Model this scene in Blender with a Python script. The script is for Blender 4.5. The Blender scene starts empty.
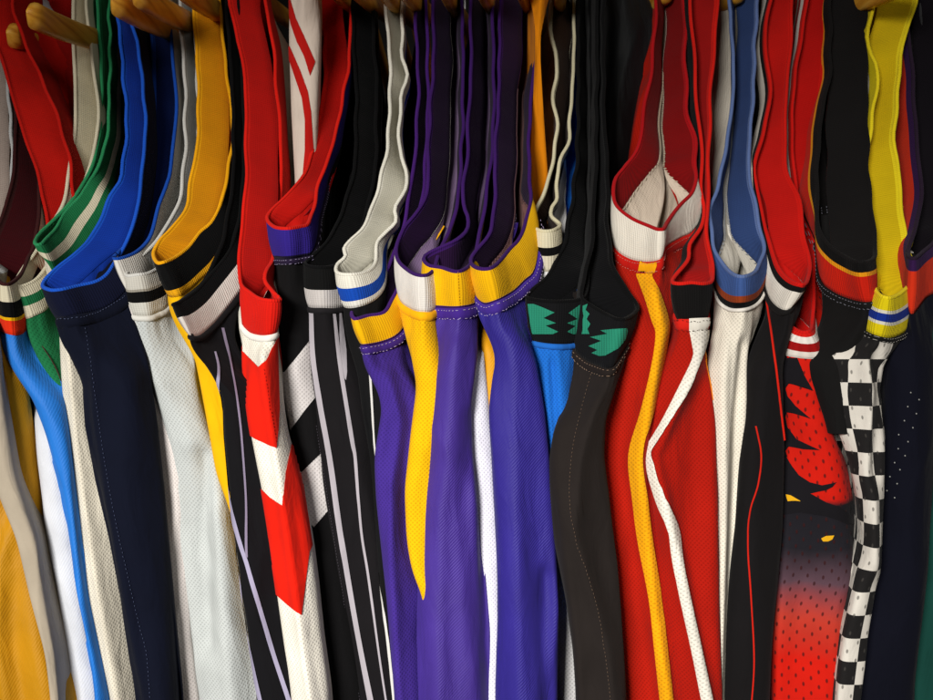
import bpy, math, random
import numpy as np
from mathutils import Vector, noise
from mathutils.bvhtree import BVHTree

# ---------------------------------------------------------------- camera
D, F, Z0 = 0.55, 808.0, 1.30          # camera to the side seams (m), focal length in photo pixels, eye height
scn = bpy.context.scene
COL = scn.collection
cam_d = bpy.data.cameras.new("camera")
cam = bpy.data.objects.new("camera", cam_d)
COL.objects.link(cam)
cam.location = (0, -D, Z0)
cam.rotation_euler = (math.radians(90), 0, 0)
cam_d.sensor_width = 36
cam_d.lens = 36 * F / 933.0
cam_d.clip_start, cam_d.clip_end = 0.01, 60
cam_d.dof.use_dof = True
cam_d.dof.focus_distance = D + 0.015
cam_d.dof.aperture_fstop = 11
scn.camera = cam

# ---------------------------------------------------------------- light
w = bpy.data.worlds.new("World")
scn.world = w
w.use_nodes = True
w.node_tree.nodes["Background"].inputs[0].default_value = (1.0, 0.85, 0.68, 1)
w.node_tree.nodes["Background"].inputs[1].default_value = 0.02


def area(name, loc, target, sx, sy, power, color, spread=180):
    l = bpy.data.lights.new(name, 'AREA')
    l.shape, l.size, l.size_y, l.energy, l.color = 'RECTANGLE', sx, sy, power, color
    l.spread = math.radians(spread)
    o = bpy.data.objects.new(name, l)
    COL.objects.link(o)
    o.location = loc
    o.rotation_euler = (Vector(target) - Vector(loc)).to_track_quat('-Z', 'Y').to_euler()
    return o


area("key_lamp", (-0.48, -1.25, Z0 + 0.22), (0.02, 0, Z0 - 0.24), 0.42, 0.3, 4.2, (1.0, 0.975, 0.93), 60)
area("ceiling_lamp", (0.55, -1.0, Z0 + 1.0), (0.0, 0, Z0 - 0.2), 0.7, 0.4, 1.35, (1.0, 0.95, 0.88), 120)
scn.view_settings.view_transform = 'Standard'
scn.view_settings.look = 'None'
scn.view_settings.exposure = 0.0
scn.cycles.max_bounces = 5

# ---------------------------------------------------------------- helpers


def at(px, py, y=0.0):
    k = (D + y) / F
    return np.array([(px - 466.5) * k, y, (350.0 - py) * k])


def proj(P):
    k = F / (D + P[..., 1])
    return P[..., 0] * k + 466.5, 350.0 - P[..., 2] * k


def lin(c):
    r = []
    for v in c:
        v /= 255.0
        r.append(v / 12.92 if v <= 0.04045 else ((v + 0.055) / 1.055) ** 2.4)
    return (*r, 1)


class Nt:
    def __init__(s, m):
        s.t = m.node_tree
        s.n = s.t.nodes
        s.l = s.t.links

    def new(s, k, **kw):
        n = s.n.new(k)
        for a, b in kw.items():
            setattr(n, a, b)
        return n

    def math(s, op, a, b=None, c=None):
        n = s.n.new('ShaderNodeMath')
        n.operation = op
        for i, v in enumerate((a, b, c)):
            if v is None:
                continue
            if isinstance(v, (int, float)):
                n.inputs[i].default_value = v
            else:
                s.l.new(v, n.inputs[i])
        return n.outputs[0]

    def mix(s, f, a, b, mode='MIX'):
        n = s.n.new('ShaderNodeMix')
        n.data_type, n.blend_type = 'RGBA', mode
        for i, v in ((0, f), (6, a), (7, b)):
            if hasattr(v, 'links'):
                s.l.new(v, n.inputs[i])
            else:
                n.inputs[i].default_value = v
        return n.outputs[2]

    def ramp(s, f, stops, interp='LINEAR'):
        n = s.n.new('ShaderNodeValToRGB')
        n.color_ramp.interpolation = interp
        e = n.color_ramp.elements
        while len(e) < len(stops):
            e.new(0.5)
        for i, (p, c) in enumerate(stops):
            e[i].position, e[i].color = p, c
        s.l.new(f, n.inputs[0])
        return n.outputs[0]


MATS = {}


def fabric(color, kind='plain', back=None):
    """kinds: plain, rib, mesh, bigmesh, lining, satin, check, flame"""
    key = (tuple(color), kind, back)
    if key in MATS:
        return MATS[key]
    m = bpy.data.materials.new("fabric_" + kind)
    MATS[key] = m
    m.use_nodes = True
    g = Nt(m)
    b = g.n["Principled BSDF"]
    uv = g.new('ShaderNodeUVMap')
    sep = g.new('ShaderNodeSeparateXYZ')
    g.l.new(uv.outputs[0], sep.inputs[0])
    U, V = sep.outputs[0], sep.outputs[1]
    base = lin(color)
    # worn, slightly uneven dye
    nz = g.new('ShaderNodeTexNoise')
    nz.inputs['Scale'].default_value = 22
    nz.inputs['Detail'].default_value = 5
    g.l.new(uv.outputs[0], nz.inputs['Vector'])
    var = g.ramp(nz.outputs[0], [(0.3, (0.86, 0.86, 0.86, 1)), (0.7, (1.08, 1.08, 1.08, 1))])
    col = g.mix(1.0, base, var, 'MULTIPLY')
    # yarn grain
    fine = g.new('ShaderNodeTexNoise')
    fine.inputs['Scale'].default_value = 1500
    fine.inputs['Detail'].default_value = 2
    g.l.new(uv.outputs[0], fine.inputs['Vector'])
    height = g.math('MULTIPLY', fine.outputs[0], 0.5)
    bump_d, bump_s = 0.0004, 0.5

    def dots(pitch, rad, sx=1.0, sy=1.0, wob=0.0):
        # staggered holes: two interleaved square grids
        def cell(off):
            a = g.math('SUBTRACT', g.math('FRACT', g.math('ADD', g.math('DIVIDE', U, pitch * sx), off)), 0.5)
            c = g.math('SUBTRACT', g.math('FRACT', g.math('ADD', g.math('DIVIDE', V, pitch * sy), off)), 0.5)
            a = g.math('MULTIPLY', a, sx)
            c = g.math('MULTIPLY', c, wob or sy)
            return g.math('SQRT', g.math('ADD', g.math('MULTIPLY', a, a), g.math('MULTIPLY', c, c)))
        d = g.math('MINIMUM', cell(0.0), cell(0.5))
        mr = g.new('ShaderNodeMapRange')
        g.l.new(d, mr.inputs[0])
        mr.inputs[1].default_value, mr.inputs[2].default_value = rad * 0.65, rad * 1.15
        mr.inputs[3].default_value, mr.inputs[4].default_value = 1, 0
        return mr.outputs[0]
    if kind in ('rib', 'lining'):
        wv = g.math('SINE', g.math('MULTIPLY', U, 2 * math.pi / 0.00165))
        wh = g.math('SINE', g.math('MULTIPLY', V, 2 * math.pi / 0.0013))
        height = g.math('ADD', g.math('MULTIPLY', wv, 0.5), g.math('MULTIPLY', wh, 0.16))
        height = g.math('ADD', height, g.math('MULTIPLY', fine.outputs[0], 0.5))
        sh = g.math('MULTIPLY_ADD', wv, 0.06, 0.95)
        cmb = g.new('ShaderNodeCombineColor')
        for i in range(3):
            g.l.new(sh, cmb.inputs[i])
        col = g.mix(1.0, col, cmb.outputs[0], 'MULTIPLY')
        bump_s = 0.55
    elif kind == 'mesh':
        dt = dots(0.0029, 0.21)
        col = g.mix(g.math('MULTIPLY', dt, 0.34), col, (*[c * 0.35 for c in base[:3]], 1))
        height = g.math('SUBTRACT', height, g.math('MULTIPLY', dt, 0.8))
        bump_s = 0.6
    elif kind == 'bigmesh':
        dt = dots(0.0100, 0.085, 1.0, 1.0, 0.55)
        col = g.mix(g.math('MULTIPLY', dt, 0.85), col, (*[c * 0.2 for c in base[:3]], 1))
        height = g.math('SUBTRACT', height, g.math('MULTIPLY', dt, 1.5))
    elif kind == 'satin':
        height = g.math('ADD', height, g.math('MULTIPLY', g.math('SINE', g.math('MULTIPLY', g.math('ADD', U, g.math('MULTIPLY', V, 0.8)), 2 * math.pi / 0.0022)), 0.22))
    elif kind == 'twill':
        wv = g.math('SINE', g.math('MULTIPLY', g.math('ADD', U, V), 2 * math.pi / 0.0022))
        height = g.math('ADD', height, g.math('MULTIPLY', wv, 0.45))
    elif kind == 'check':
        p = 0.0155
        a = g.math('FLOOR', g.math('DIVIDE', g.math('ADD', U, 0.107), p))
        c = g.math('FLOOR', g.math('DIVIDE', V, p))
        par = g.math('FLOORED_MODULO', g.math('ADD', a, c), 2.0)
        col = g.mix(par, g.mix(1.0, (0.012, 0.011, 0.011, 1), var, 'MULTIPLY'), col)
        dt = dots(0.0120, 0.06, 1.0, 1.0, 0.5)
        col = g.mix(g.math('MULTIPLY', dt, 0.7), col, (0.05, 0.045, 0.04, 1))
        height = g.math('SUBTRACT', height, g.math('MULTIPLY', dt, 1.5))
    elif kind == 'flame':
        lo = g.math('MULTIPLY_ADD', nz.outputs[0], 0.012, V)
        rmp = g.ramp(lo, [(0.0, base), (0.1015, base), (0.1035, (0.009, 0.008, 0.011, 1)), (0.138, (0.012, 0.011, 0.015, 1)),
                          (0.160, (0.085, 0.045, 0.06, 1)), (0.186, (0.42, 0.035, 0.02, 1)), (0.215, base)])
        col = g.mix(1.0, rmp, var, 'MULTIPLY')
        dt = dots(0.0100, 0.085, 1.0, 1.0, 0.55)
        col = g.mix(g.math('MULTIPLY', dt, 0.8), col, (0.03, 0.006, 0.006, 1))
        height = g.math('SUBTRACT', height, g.math('MULTIPLY', dt, 1.5))
    if back is not None:      # two-sided cloth: the inside of the garment has its own colour
        geo = g.new('ShaderNodeNewGeometry')
        col = g.mix(geo.outputs['Backfacing'], g.mix(1.0, lin(back), var, 'MULTIPLY'), col)
    # crumpling left over from folding and wear, longer down the cloth than across it
    mpw = g.new('ShaderNodeMapping')
    mpw.inputs['Scale'].default_value = (75, 24, 1)
    mpw.inputs['Rotation'].default_value = (0, 0, 0.25)
    g.l.new(uv.outputs[0], mpw.inputs[0])
    wn = g.new('ShaderNodeTexNoise')
    wn.inputs['Scale'].default_value = 1.0
    wn.inputs['Detail'].default_value = 3
    wn.inputs['Distortion'].default_value = 0.6
    g.l.new(mpw.outputs[0], wn.inputs['Vector'])
    bw_ = g.new('ShaderNodeBump')
    bw_.inputs['Strength'].default_value = 0.22 if kind in ('rib', 'lining') else 0.5
    bw_.inputs['Distance'].default_value = 0.0035
    g.l.new(wn.outputs[0], bw_.inputs['Height'])
    bp = g.new('ShaderNodeBump')
    g.l.new(bw_.outputs[0], bp.inputs['Normal'])
    bp.inputs['Strength'].default_value = bump_s
    bp.inputs['Distance'].default_value = bump_d
    g.l.new(height, bp.inputs['Height'])
    g.l.new(bp.outputs[0], b.inputs['Normal'])
    g.l.new(col, b.inputs['Base Color'])
    b.inputs['Roughness'].default_value = 0.62 if kind in ('satin', 'twill') else 0.88
    b.inputs['Specular IOR Level'].default_value = 0.25 if kind in ('satin', 'twill') else 0.10
    b.inputs['Sheen Weight'].default_value = 0.025
    b.inputs['Sheen Roughness'].default_value = 0.5
    return m


def simple_mat(name, color, rough=0.6, metal=0.0):
    m = bpy.data.materials.new(name)
    m.use_nodes = True
    g = Nt(m)
    b = g.n["Principled BSDF"]
    n = g.new('ShaderNodeTexNoise')
    n.inputs['Scale'].default_value = 90
    c = g.ramp(n.outputs[0], [(0.3, tuple(v * 0.85 for v in lin(color)[:3]) + (1,)), (0.7, lin(color))])
    g.l.new(c, b.inputs['Base Color'])
    b.inputs['Roughness'].default_value = rough
    b.inputs['Metallic'].default_value = metal
    return m


def wood_mat():
    m = bpy.data.materials.new("varnished_wood")
    m.use_nodes = True
    g = Nt(m)
    b = g.n["Principled BSDF"]
    tc = g.new('ShaderNodeTexCoord')
    mp = g.new('ShaderNodeMapping')
    mp.inputs['Scale'].default_value = (60, 6, 90)
    g.l.new(tc.outputs['Object'], mp.inputs[0])
    n = g.new('ShaderNodeTexNoise')
    n.inputs['Scale'].default_value = 2.5
    n.inputs['Detail'].default_value = 6
    g.l.new(mp.outputs[0], n.inputs['Vector'])
    c = g.ramp(n.outputs[0], [(0.32, lin((190, 122, 34))), (0.5, lin((224, 160, 52))), (0.7, lin((238, 182, 78)))])
    g.l.new(c, b.inputs['Base Color'])
    b.inputs['Roughness'].default_value = 0.38
    return m


def mesh_obj(name, verts, faces, mats, parent=None, origin=None, fm=None, uvs=None, smooth=True):
    o3 = np.zeros(3) if origin is None else np.asarray(origin)
    me = bpy.data.meshes.new(name)
    me.from_pydata([tuple(v) for v in (np.asarray(verts) - o3)], [], faces)
    for m in mats:
        me.materials.append(m)
    if fm is not None:
        me.polygons.foreach_set('material_index', fm)
    if smooth:
        me.polygons.foreach_set('use_smooth', [True] * len(me.polygons))
    if uvs is not None:
        l = me.uv_layers.new(name="UVMap")
        idx = np.zeros(len(me.loops), dtype=np.int32)
        me.loops.foreach_get('vertex_index', idx)
        l.data.foreach_set('uv', np.asarray(uvs, dtype=np.float32)[idx].ravel())
    me.update()
    o = bpy.data.objects.new(name, me)
    COL.objects.link(o)
    o.parent = parent
    return o


def grid_faces(nr, nc, flip=False):
    f = []
    for r in range(nr - 1):
        for c in range(nc - 1):
            a = r * nc + c
            q = (a, a + 1, a + nc + 1, a + nc)
            f.append(q[::-1] if flip else q)
    return f


def catmull(P, n=12):
    P = np.asarray(P, float)
    Q = np.vstack([2 * P[0] - P[1], P, 2 * P[-1] - P[-2]])
    out = []
    for i in range(1, len(Q) - 2):
        p0, p1, p2, p3 = Q[i - 1], Q[i], Q[i + 1], Q[i + 2]
        for k in range(n):
            t = k / n
            out.append(0.5 * (2 * p1 + (p2 - p0) * t + (2 * p0 - 5 * p1 + 4 * p2 - p3) * t * t + (3 * p1 - p0 - 3 * p2 + p3) * t ** 3))
    out.append(P[-1])
    return np.array(out)


def nrm(v):
    return v / np.maximum(np.linalg.norm(v, axis=-1, keepdims=True), 1e-9)


def sstep(x):
    x = np.clip(x, 0, 1)
    return x * x * (3 - 2 * x)


ZS = np.array([0, 0, Z0])            # every mesh is built round the eye point, then lifted to eye height
OUT = []


class Jersey:
    def __init__(s, label, rim, trim, lip, rows, body, y0=0.0, bw=32, inner=None, hanger=None, seam=None,
                 stitch=None, folds=(), amp=1.0, seed=0, bottom=880, dm=0.118, lining=None, nose=None, seamw=6, open=None, back=None, extk=1.0, fwd=0.0, fwdr=None, hxb=None, overlock=None, blend=0.05, group="jerseys hanging side by side on wooden hangers"):
        rnd = random.Random(seed * 7 + 3)
        s.y0, s.label = y0, label
        s.parts = 0
        rim = [tuple(p) for p in rim]
        if nose is None:
            nose = max(range(len(rim)), key=lambda i: rim[i][1])
        pn = rim[nose]
        W = bw * D / F
        P, E = [], []
        for i, p in enumerate(rim):
            h = max(0.0, (pn[1] - p[1]) / max(60.0, pn[1]))
            d = dm * h ** 0.62 + 0.004 * min(1.0, abs(p[0] - pn[0]) / 25.0) ** 2
            P.append(at(p[0], p[1], y0 + d + (p[-1] if len(p) in (3, 5) else 0)))
        # both straps close over the hanger just above the picture
        hx = 0.5 * (P[0][0] + P[-1][0])
        s.strap_y = 0.5 * (P[0][1] + P[-1][1])
        zt = max(P[0][2], P[-1][2]) + 0.034
        for sgn in (0, 1):
            e = P[0] if sgn == 0 else P[-1]
            mid = np.array([e[0] * 0.75 + hx * 0.25, e[1] + 0.004, zt - 0.010])
            top = np.array([hx + (-1 if sgn == 0 else 1) * 0.0012, e[1] + 0.006, zt])
            if sgn == 0:
                P = [top, mid] + P
            else:
                P = P + [mid, top]
        ctrlE = {i + 2: p[2:] for i, p in enumerate(rim) if len(p) >= 4}
        P = np.array(P)
        nose += 2
        seg = np.r_[0, np.cumsum(np.linalg.norm(np.diff(P, axis=0), axis=1))]
        arc = seg - seg[nose]
        s.hx, s.zt = hx, zt
        T = nrm(np.gradient(P, axis=0))

        def outward(arc):
            a = np.abs(arc)
            return nrm(np.stack([np.sign(arc) * (1 - np.exp(-a / 0.018)), -np.exp(-a / 0.03) - 0.02, 0 * a], -1))
        N = outward(arc)
        Dv = np.cross(N, T)
        sg = np.sign(Dv @ np.array([0, 0.5, -1.0]))
        Dv = nrm(Dv * sg[:, None])
        E = P + Dv * W
        for i, e in ctrlE.items():
            E[i] = at(e[0], e[1], P[i][1] + 0.003)
        # dense curves
        Pd, Ed = catmull(P), catmull(E)
        ad = np.r_[0, np.cumsum(np.linalg.norm(np.diff(Pd, axis=0), axis=1))]
        ad -= ad[nose * 12]
        nc = 121
        u = np.linspace(-1, 1, nc)
        sa = np.where(u < 0, -ad[0] * -np.abs(u) ** 1.7, ad[-1] * np.abs(u) ** 1.7)
        sa = np.where(u < 0, ad[0] * np.abs(u) ** 1.7, sa)
        Pc = np.stack([np.interp(sa, ad, Pd[:, k]) for k in range(3)], -1)
        Ec = np.stack([np.interp(sa, ad, Ed[:, k]) for k in range(3)], -1)
        # the two sheets close up behind the armhole: the trim slopes towards the other strap
        if open is None:
            open = 'L' if pn[0] < 560 else 'R'
        zn = Pc[:, 2].min()
        mid_i = nc // 2
        lim = [seg[nose] * 0 - arc[min(ctrlE)] if ctrlE else 0.03, arc[max(ctrlE)] if ctrlE else 0.03]
        XP = {}
        for side in (0, 1):
            sl = slice(0, mid_i + 1) if side == 0 else slice(mid_i, nc)
            zz, xx = Pc[sl, 2], Pc[sl, 0]
            o = np.argsort(zz)
            XP[side] = (zz[o], xx[o])
        for side in (0, 1):
            sl = np.arange(0, mid_i) if side == 0 else np.arange(mid_i + 1, nc)
            gap = np.interp(Pc[sl, 2], *XP[1 - side]) - Pc[sl, 0]
            k = {'L': (0.97, -0.05), 'R': (-0.05, 0.97), 'B': (0.44, 0.44), 'N': (0, 0), 'P': (0.60, 0.12)}[open][side]
            dx = np.clip(gap * k, -0.9 * W, 0.9 * W)
            dy = np.sqrt(np.maximum(W * W - dx * dx, (0.45 * W) ** 2))
            f = sstep((np.abs(sa[sl]) - max(0.012, lim[side] - 0.004)) / 0.020)[:, None]
            tgt = Pc[sl] + np.stack([dx, dy, -0.12 * W + 0 * dx], -1)
            Ec[sl] = Ec[sl] * (1 - f) + tgt * f
        # light waviness of a worn knit edge
        for k in range(3):
            f, ph = rnd.uniform(60, 190), rnd.uniform(0, 6)
            Pc[:, 0] += 0.00035 * np.sin(sa * f + ph)
            Ec[:, 0] += 0.0004 * np.sin(sa * f * 0.7 + ph)
        Tc = nrm(np.gradient(Pc, axis=0))
        Dh = nrm(Ec - Pc)
        Nn = nrm(np.cross(Tc, Dh))
        ref = outward(sa)
        fl = np.sign((Nn * ref).sum(-1))
        fl[fl == 0] = 1
        Nn = Nn * fl[:, None]
        s.Ec, s.Pc, s.Nn, s.Dh, s.sa = Ec, Pc, Nn, Dh, sa
        root = bpy.data.objects.new("basketball_jersey", None)
        root.empty_display_size = 0.05
        COL.objects.link(root)
        s.org = np.array([hx, s.strap_y, zt])
        root.location = s.org + ZS
        root['label'], root['category'], root['group'] = label, 'jersey', group
        s.root = root
        # ---- armhole trim, outer face
        th, rl = 0.0009, 0.00145
        cuts = [0.0]
        mats = []
        fm_rows, ss = [], [0.0]
        for i, (fr, c) in enumerate(trim):
            mats.append(fabric(c, 'rib'))
            n = max(1, int(round(fr * 10)))
            for k in range(n):
                ss.append(ss[-1] + fr / n)
                fm_rows.append(i)
        ss = np.array(ss) / ss[-1]
        V, UV = [], []
        bulge = 0.0012
        for q in ss:
            off = th + bulge * math.sin(math.pi * min(1, q * 1.0)) - 0.0004 * q
            V.append(Pc + (Ec - Pc) * q + Nn * off)
            UV.append(np.stack([sa, np.full(nc, q * W)], -1))
        fm = []
        for r in fm_rows:
            fm += [r] * (nc - 1)
        V = np.array(V)
        s.trimV = V
        # hem folded under at the seam so the knit has real thickness
        V2 = np.concatenate([V.reshape(-1, 3), (Ec + Nn * -0.0004)])
        U2 = np.concatenate([np.array(UV).reshape(-1, 2), np.stack([sa, np.full(nc, W)], -1)])
        fm += [len(trim) - 1] * (nc - 1)
        s.trim = mesh_obj("armhole_trim", V2, grid_faces(len(ss) + 1, nc), mats, root, s.org, fm, U2)
        # ---- lining with rolled lip
        inner = inner or lip
        L, LU, lfm = [], [], []
        for k, an in enumerate(np.linspace(-60, 240, 11)):
            a = math.radians(an)
            # start on outer face, over the edge, end on the inner face
            L.append(Pc + Nn * (rl * math.cos(a)) - Dh * (rl * math.sin(a)) + Dh * 0.0006)
            LU.append(np.stack([sa, np.full(nc, k * 0.0005)], -1))
        n_lip = len(L)
        for q in (0.12, 0.3, 0.5, 0.75, 0.94, 1.0):
            L.append(Pc + (Ec - Pc) * q - Nn * (th if q < 0.97 else 0.0002))
            LU.append(np.stack([sa, np.full(nc, 0.006 + q * W)], -1))
        for r in range(len(L) - 1):
            lfm += [0 if r < n_lip else 1] * (nc - 1)
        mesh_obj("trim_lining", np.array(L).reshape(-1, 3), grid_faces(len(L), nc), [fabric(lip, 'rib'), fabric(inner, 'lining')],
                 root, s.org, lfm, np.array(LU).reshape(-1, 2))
        # ---- body
        rows = sorted(rows)
        rp = np.array([r[0] for r in rows], float)
        rl_ = np.array([r[1] for r in rows], float)
        rr = np.array([r[2] for r in rows], float)
        if bottom > rp[-1]:
            k = min(0.35, 1)
            sl = (rl_[-1] - rl_[-2]) / (rp[-1] - rp[-2]) * k
            sr = (rr[-1] - rr[-2]) / (rp[-1] - rp[-2]) * k
            dp = bottom - rp[-1]
            rp, rl_, rr = np.r_[rp, bottom], np.r_[rl_, rl_[-1] + sl * dp], np.r_[rr, rr[-1] + sr * dp]
        ker = np.linspace(rp[0], rp[-1], 160)
        kk = np.hanning(13)
        kk /= kk.sum()

        def sm(v):
            q = np.interp(ker, rp, v)
            return np.convolve(np.pad(q, 6, mode='edge'), kk, 'valid')
        rls, rrs = sm(rl_), sm(rr)
        zb = at(0, bottom, y0)[2]
        # extra columns behind the straps
        ext = np.array([0.03, 0.08, 0.16, 0.26]) * extk
        def extend(A, dz):
            l0, r0 = A[0].copy(), A[-1].copy()
            sl, sr = [(np.clip(0.4 * (Ec[k] - Pc[k])[0] / max(0.004, (Ec[k] - Pc[k])[1]), -0.25, 0.25) if A is Ec else 0.0) for k in (0, -1)]
            Lx = [l0 + np.array([sl * e, e, -z]) for e, z in zip(ext[::-1], dz[::-1])]
            Rx = [r0 + np.array([sr * e, e, -z]) for e, z in zip(ext, dz)]
            return np.vstack([Lx, A, Rx])
        dz = [0.0, 0.05, 0.10, 0.12]
        Ex = extend(Ec, dz)
        Nx = np.vstack([np.tile(Nn[0], (4, 1)), Nn, np.tile(Nn[-1], (4, 1))])
        sx = np.r_[sa[0] - ext[::-1], sa, sa[-1] + ext]
        NC = len(sx)
        nr = 110
        q = np.linspace(0, 1, nr) ** 1.25
        Z = Ex[None, :, 2] + (zb - Ex[None, :, 2]) * q[:, None]
        f0, f1 = fwdr or (pn[1] + 10, pn[1] + 70)
        fw = fwd * sstep((350 - Z * F / (D + y0) - f0) / (f1 - f0))
        yq = D + y0 - fw
        py = 350 - Z * F / yq
        xl = (np.interp(py, ker, rls) - 466.5) * yq / F
        xr = (np.interp(py, ker, rrs) - 466.5) * yq / F
        xc, hw = (xl + xr) / 2, np.maximum(0.002, (xr - xl) / 2)
        if hxb is not None:
            hx = at(hxb, 0, y0)[0]
        rd = np.minimum(hw * 0.75, 0.016)
        A = np.abs(sx)[None, :] * np.ones_like(Z)
        s0 = np.maximum(1.25 * hw, 0.012)
        th_ = np.clip(A / s0, 0, 1) * math.pi / 2
        sgn = np.sign(sx)[None, :]
        bkd = np.maximum(0, A - s0)
        xct = xc[:, [NC // 2]][0, 0]
        hxz = xc + (hx - xct) * np.exp(-np.maximum(0, Ex[None, :, 2] - Z) / 0.10)
        kx = sstep(bkd / 0.085)
        xs = (xc + sgn * hw * np.sin(th_)) * (1 - kx) + (hxz + sgn * 0.0045) * kx
        ys = y0 - fw + rd * (1 - np.cos(th_)) + bkd * 0.62
        dzc = Ex[None, :, 2] - Z
        wgt = sstep(dzc / blend)
        X = Ex[None, :, 0] * (1 - wgt) + xs * wgt
        Y = Ex[None, :, 1] * (1 - wgt) + ys * wgt
        # soft hanging folds
        rampd = sstep(dzc / 0.06)
        dsp = np.zeros_like(Z)
        for k in range(5):
            fx, fz, ph, a = rnd.uniform(70, 260), rnd.uniform(-9, 9), rnd.uniform(0, 6.28), rnd.uniform(0.3, 1.0)
            wob = 1.2 * np.sin(Z * rnd.uniform(8, 22) + rnd.uniform(0, 6))
            dsp += a * np.sin(sgn * A * fx + Z * fz + ph + wob)
        for k in range(3):      # a few tighter creases
            fx, fz, ph = rnd.uniform(90, 200), rnd.uniform(-14, 14), rnd.uniform(0, 6.28)
            wob = 0.9 * np.sin(Z * rnd.uniform(14, 34) + rnd.uniform(0, 6))
            sel = 0.5 + 0.5 * np.sin(Z * rnd.uniform(10, 26) + rnd.uniform(0, 6))
            dsp += 0.85 * sel * (1 - np.abs(np.sin(sgn * A * fx * 0.5 + Z * fz + ph + wob))) ** 2
        dsp *= 0.0019 * amp
        # puckers just below the seam
        puck = np.exp(-(dzc / 0.016) ** 2) * sstep(dzc / 0.004) * 0.00055 * np.sin(sgn * A * 520 + rnd.uniform(0, 6) + 2 * np.sin(sgn * A * 130))
        nx = np.sign(sx)[None, :] * np.clip(A / 0.02, 0, 1)
        Y = Y - (dsp * rampd + puck)
        X = X + 0.4 * dsp * rampd * nx
        B = np.stack([X, Y, Z], -1)
        for (line, am, wd) in folds:
            px, ppy = proj(B)
            lp = np.array(line, float)
            c = np.interp(ppy, lp[:, 1], lp[:, 0])
            fade = sstep((ppy - lp[0, 1]) / 18) * sstep((lp[-1, 1] + 30 - ppy) / 30)
            B[..., 1] -= np.exp(-((px - c) / wd) ** 2) * am * 0.001 * fade * (B[..., 1] < y0 + 0.07)
        du = np.linalg.norm(np.diff(B, axis=1), axis=2)
        cu = np.concatenate([np.zeros((nr, 1)), np.cumsum(du, axis=1)], 1)
        cu -= cu[:, [NC // 2]]
        dv = np.linalg.norm(np.diff(B, axis=0), axis=2)
        cv = np.concatenate([np.zeros((1, NC)), np.cumsum(dv, axis=0)], 0)
        UVb = np.stack([cu, 0 * cv + (Ex[NC // 2, 2] - Z)], -1)
        faces = grid_faces(nr, NC)
        col, kind = body
        s.body = mesh_obj("body", B.reshape(-1, 3), faces, [fabric(col, kind, tuple(back or inner))], root, s.org, None, UVb.reshape(-1, 2))
        s.B = B
        s.btree = BVHTree.FromPolygons([tuple(v) for v in B.reshape(-1, 3)], faces)
        tv = V2
        s.ttree = BVHTree.FromPolygons([tuple(v) for v in tv], grid_faces(len(ss) + 1, nc))
        # ---- covered seam under the trim
        if seam is not None:
            R, RU = [], []
            sw = seamw * D / F
            ks = np.where(np.abs(sa) < 0.08)[0]
            nks = len(ks)
            for k, (a, n) in enumerate([(-0.04, 0.0003), (0.06, 0.0013), (0.3, 0.0019), (0.6, 0.0020), (0.88, 0.0015), (1.0, 0.0003)]):
                R.append((Ec + Dh * (a * sw) + Nn * n)[ks])
                RU.append(np.stack([sa, np.full(nc, a * sw)], -1)[ks])
            s.seamV = np.array(R)
            s.stree = BVHTree.FromPolygons([tuple(v) for v in np.array(R).reshape(-1, 3)], grid_faces(len(R), nks))
            mesh_obj("seam", np.array(R).reshape(-1, 3), grid_faces(len(R), nks), [fabric(seam, 'plain')], root, s.org, None, np.array(RU).reshape(-1, 2))
        if stitch is not None:
            sw = seamw * D / F
            vs, fs = [], []
            for ln, (a, n) in enumerate([(0.18, 0.0021), (0.86, 0.0019)]):
                t = -0.085
                while t < 0.085:
                    l = rnd.uniform(0.0011, 0.0018)
                    q0, q1 = [np.array([np.interp(tt, sa, (Ec + Dh * (a * sw * rnd.uniform(0.9, 1.1)) + Nn * n)[:, k]) for k in range(3)]) for tt in (t, t + l)]
                    dash(vs, fs, q0, q1, 0.00022)
                    t += l + rnd.uniform(0.0008, 0.0018)
            mesh_obj("stitching", vs, fs, [fabric(stitch, 'plain')], root, s.org)
        if overlock is not None:        # zigzag overlock on the raw inner edge of the trim
            vs, fs = [], []
            for t in np.arange(-0.2, 0.2, 0.0017):
                if abs(t) < 0.022:
                    continue
                e, dd, nn = [np.array([np.interp(t, sa, q[:, k]) for k in range(3)]) for q in (Ec, Dh, Nn)]
                tt = np.array([np.interp(t + 0.0009, sa, Ec[:, k]) for k in range(3)])
                l = rnd.uniform(0.0006, 0.0013)
                dash(vs, fs, e - dd * l - nn * 0.0016, tt + dd * 0.0008 - nn * 0.0014, 0.00035)
            mesh_obj("overlock_stitching", vs, fs, [fabric(overlock, 'plain')], root, s.org)
        OUT.append(s)

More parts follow.
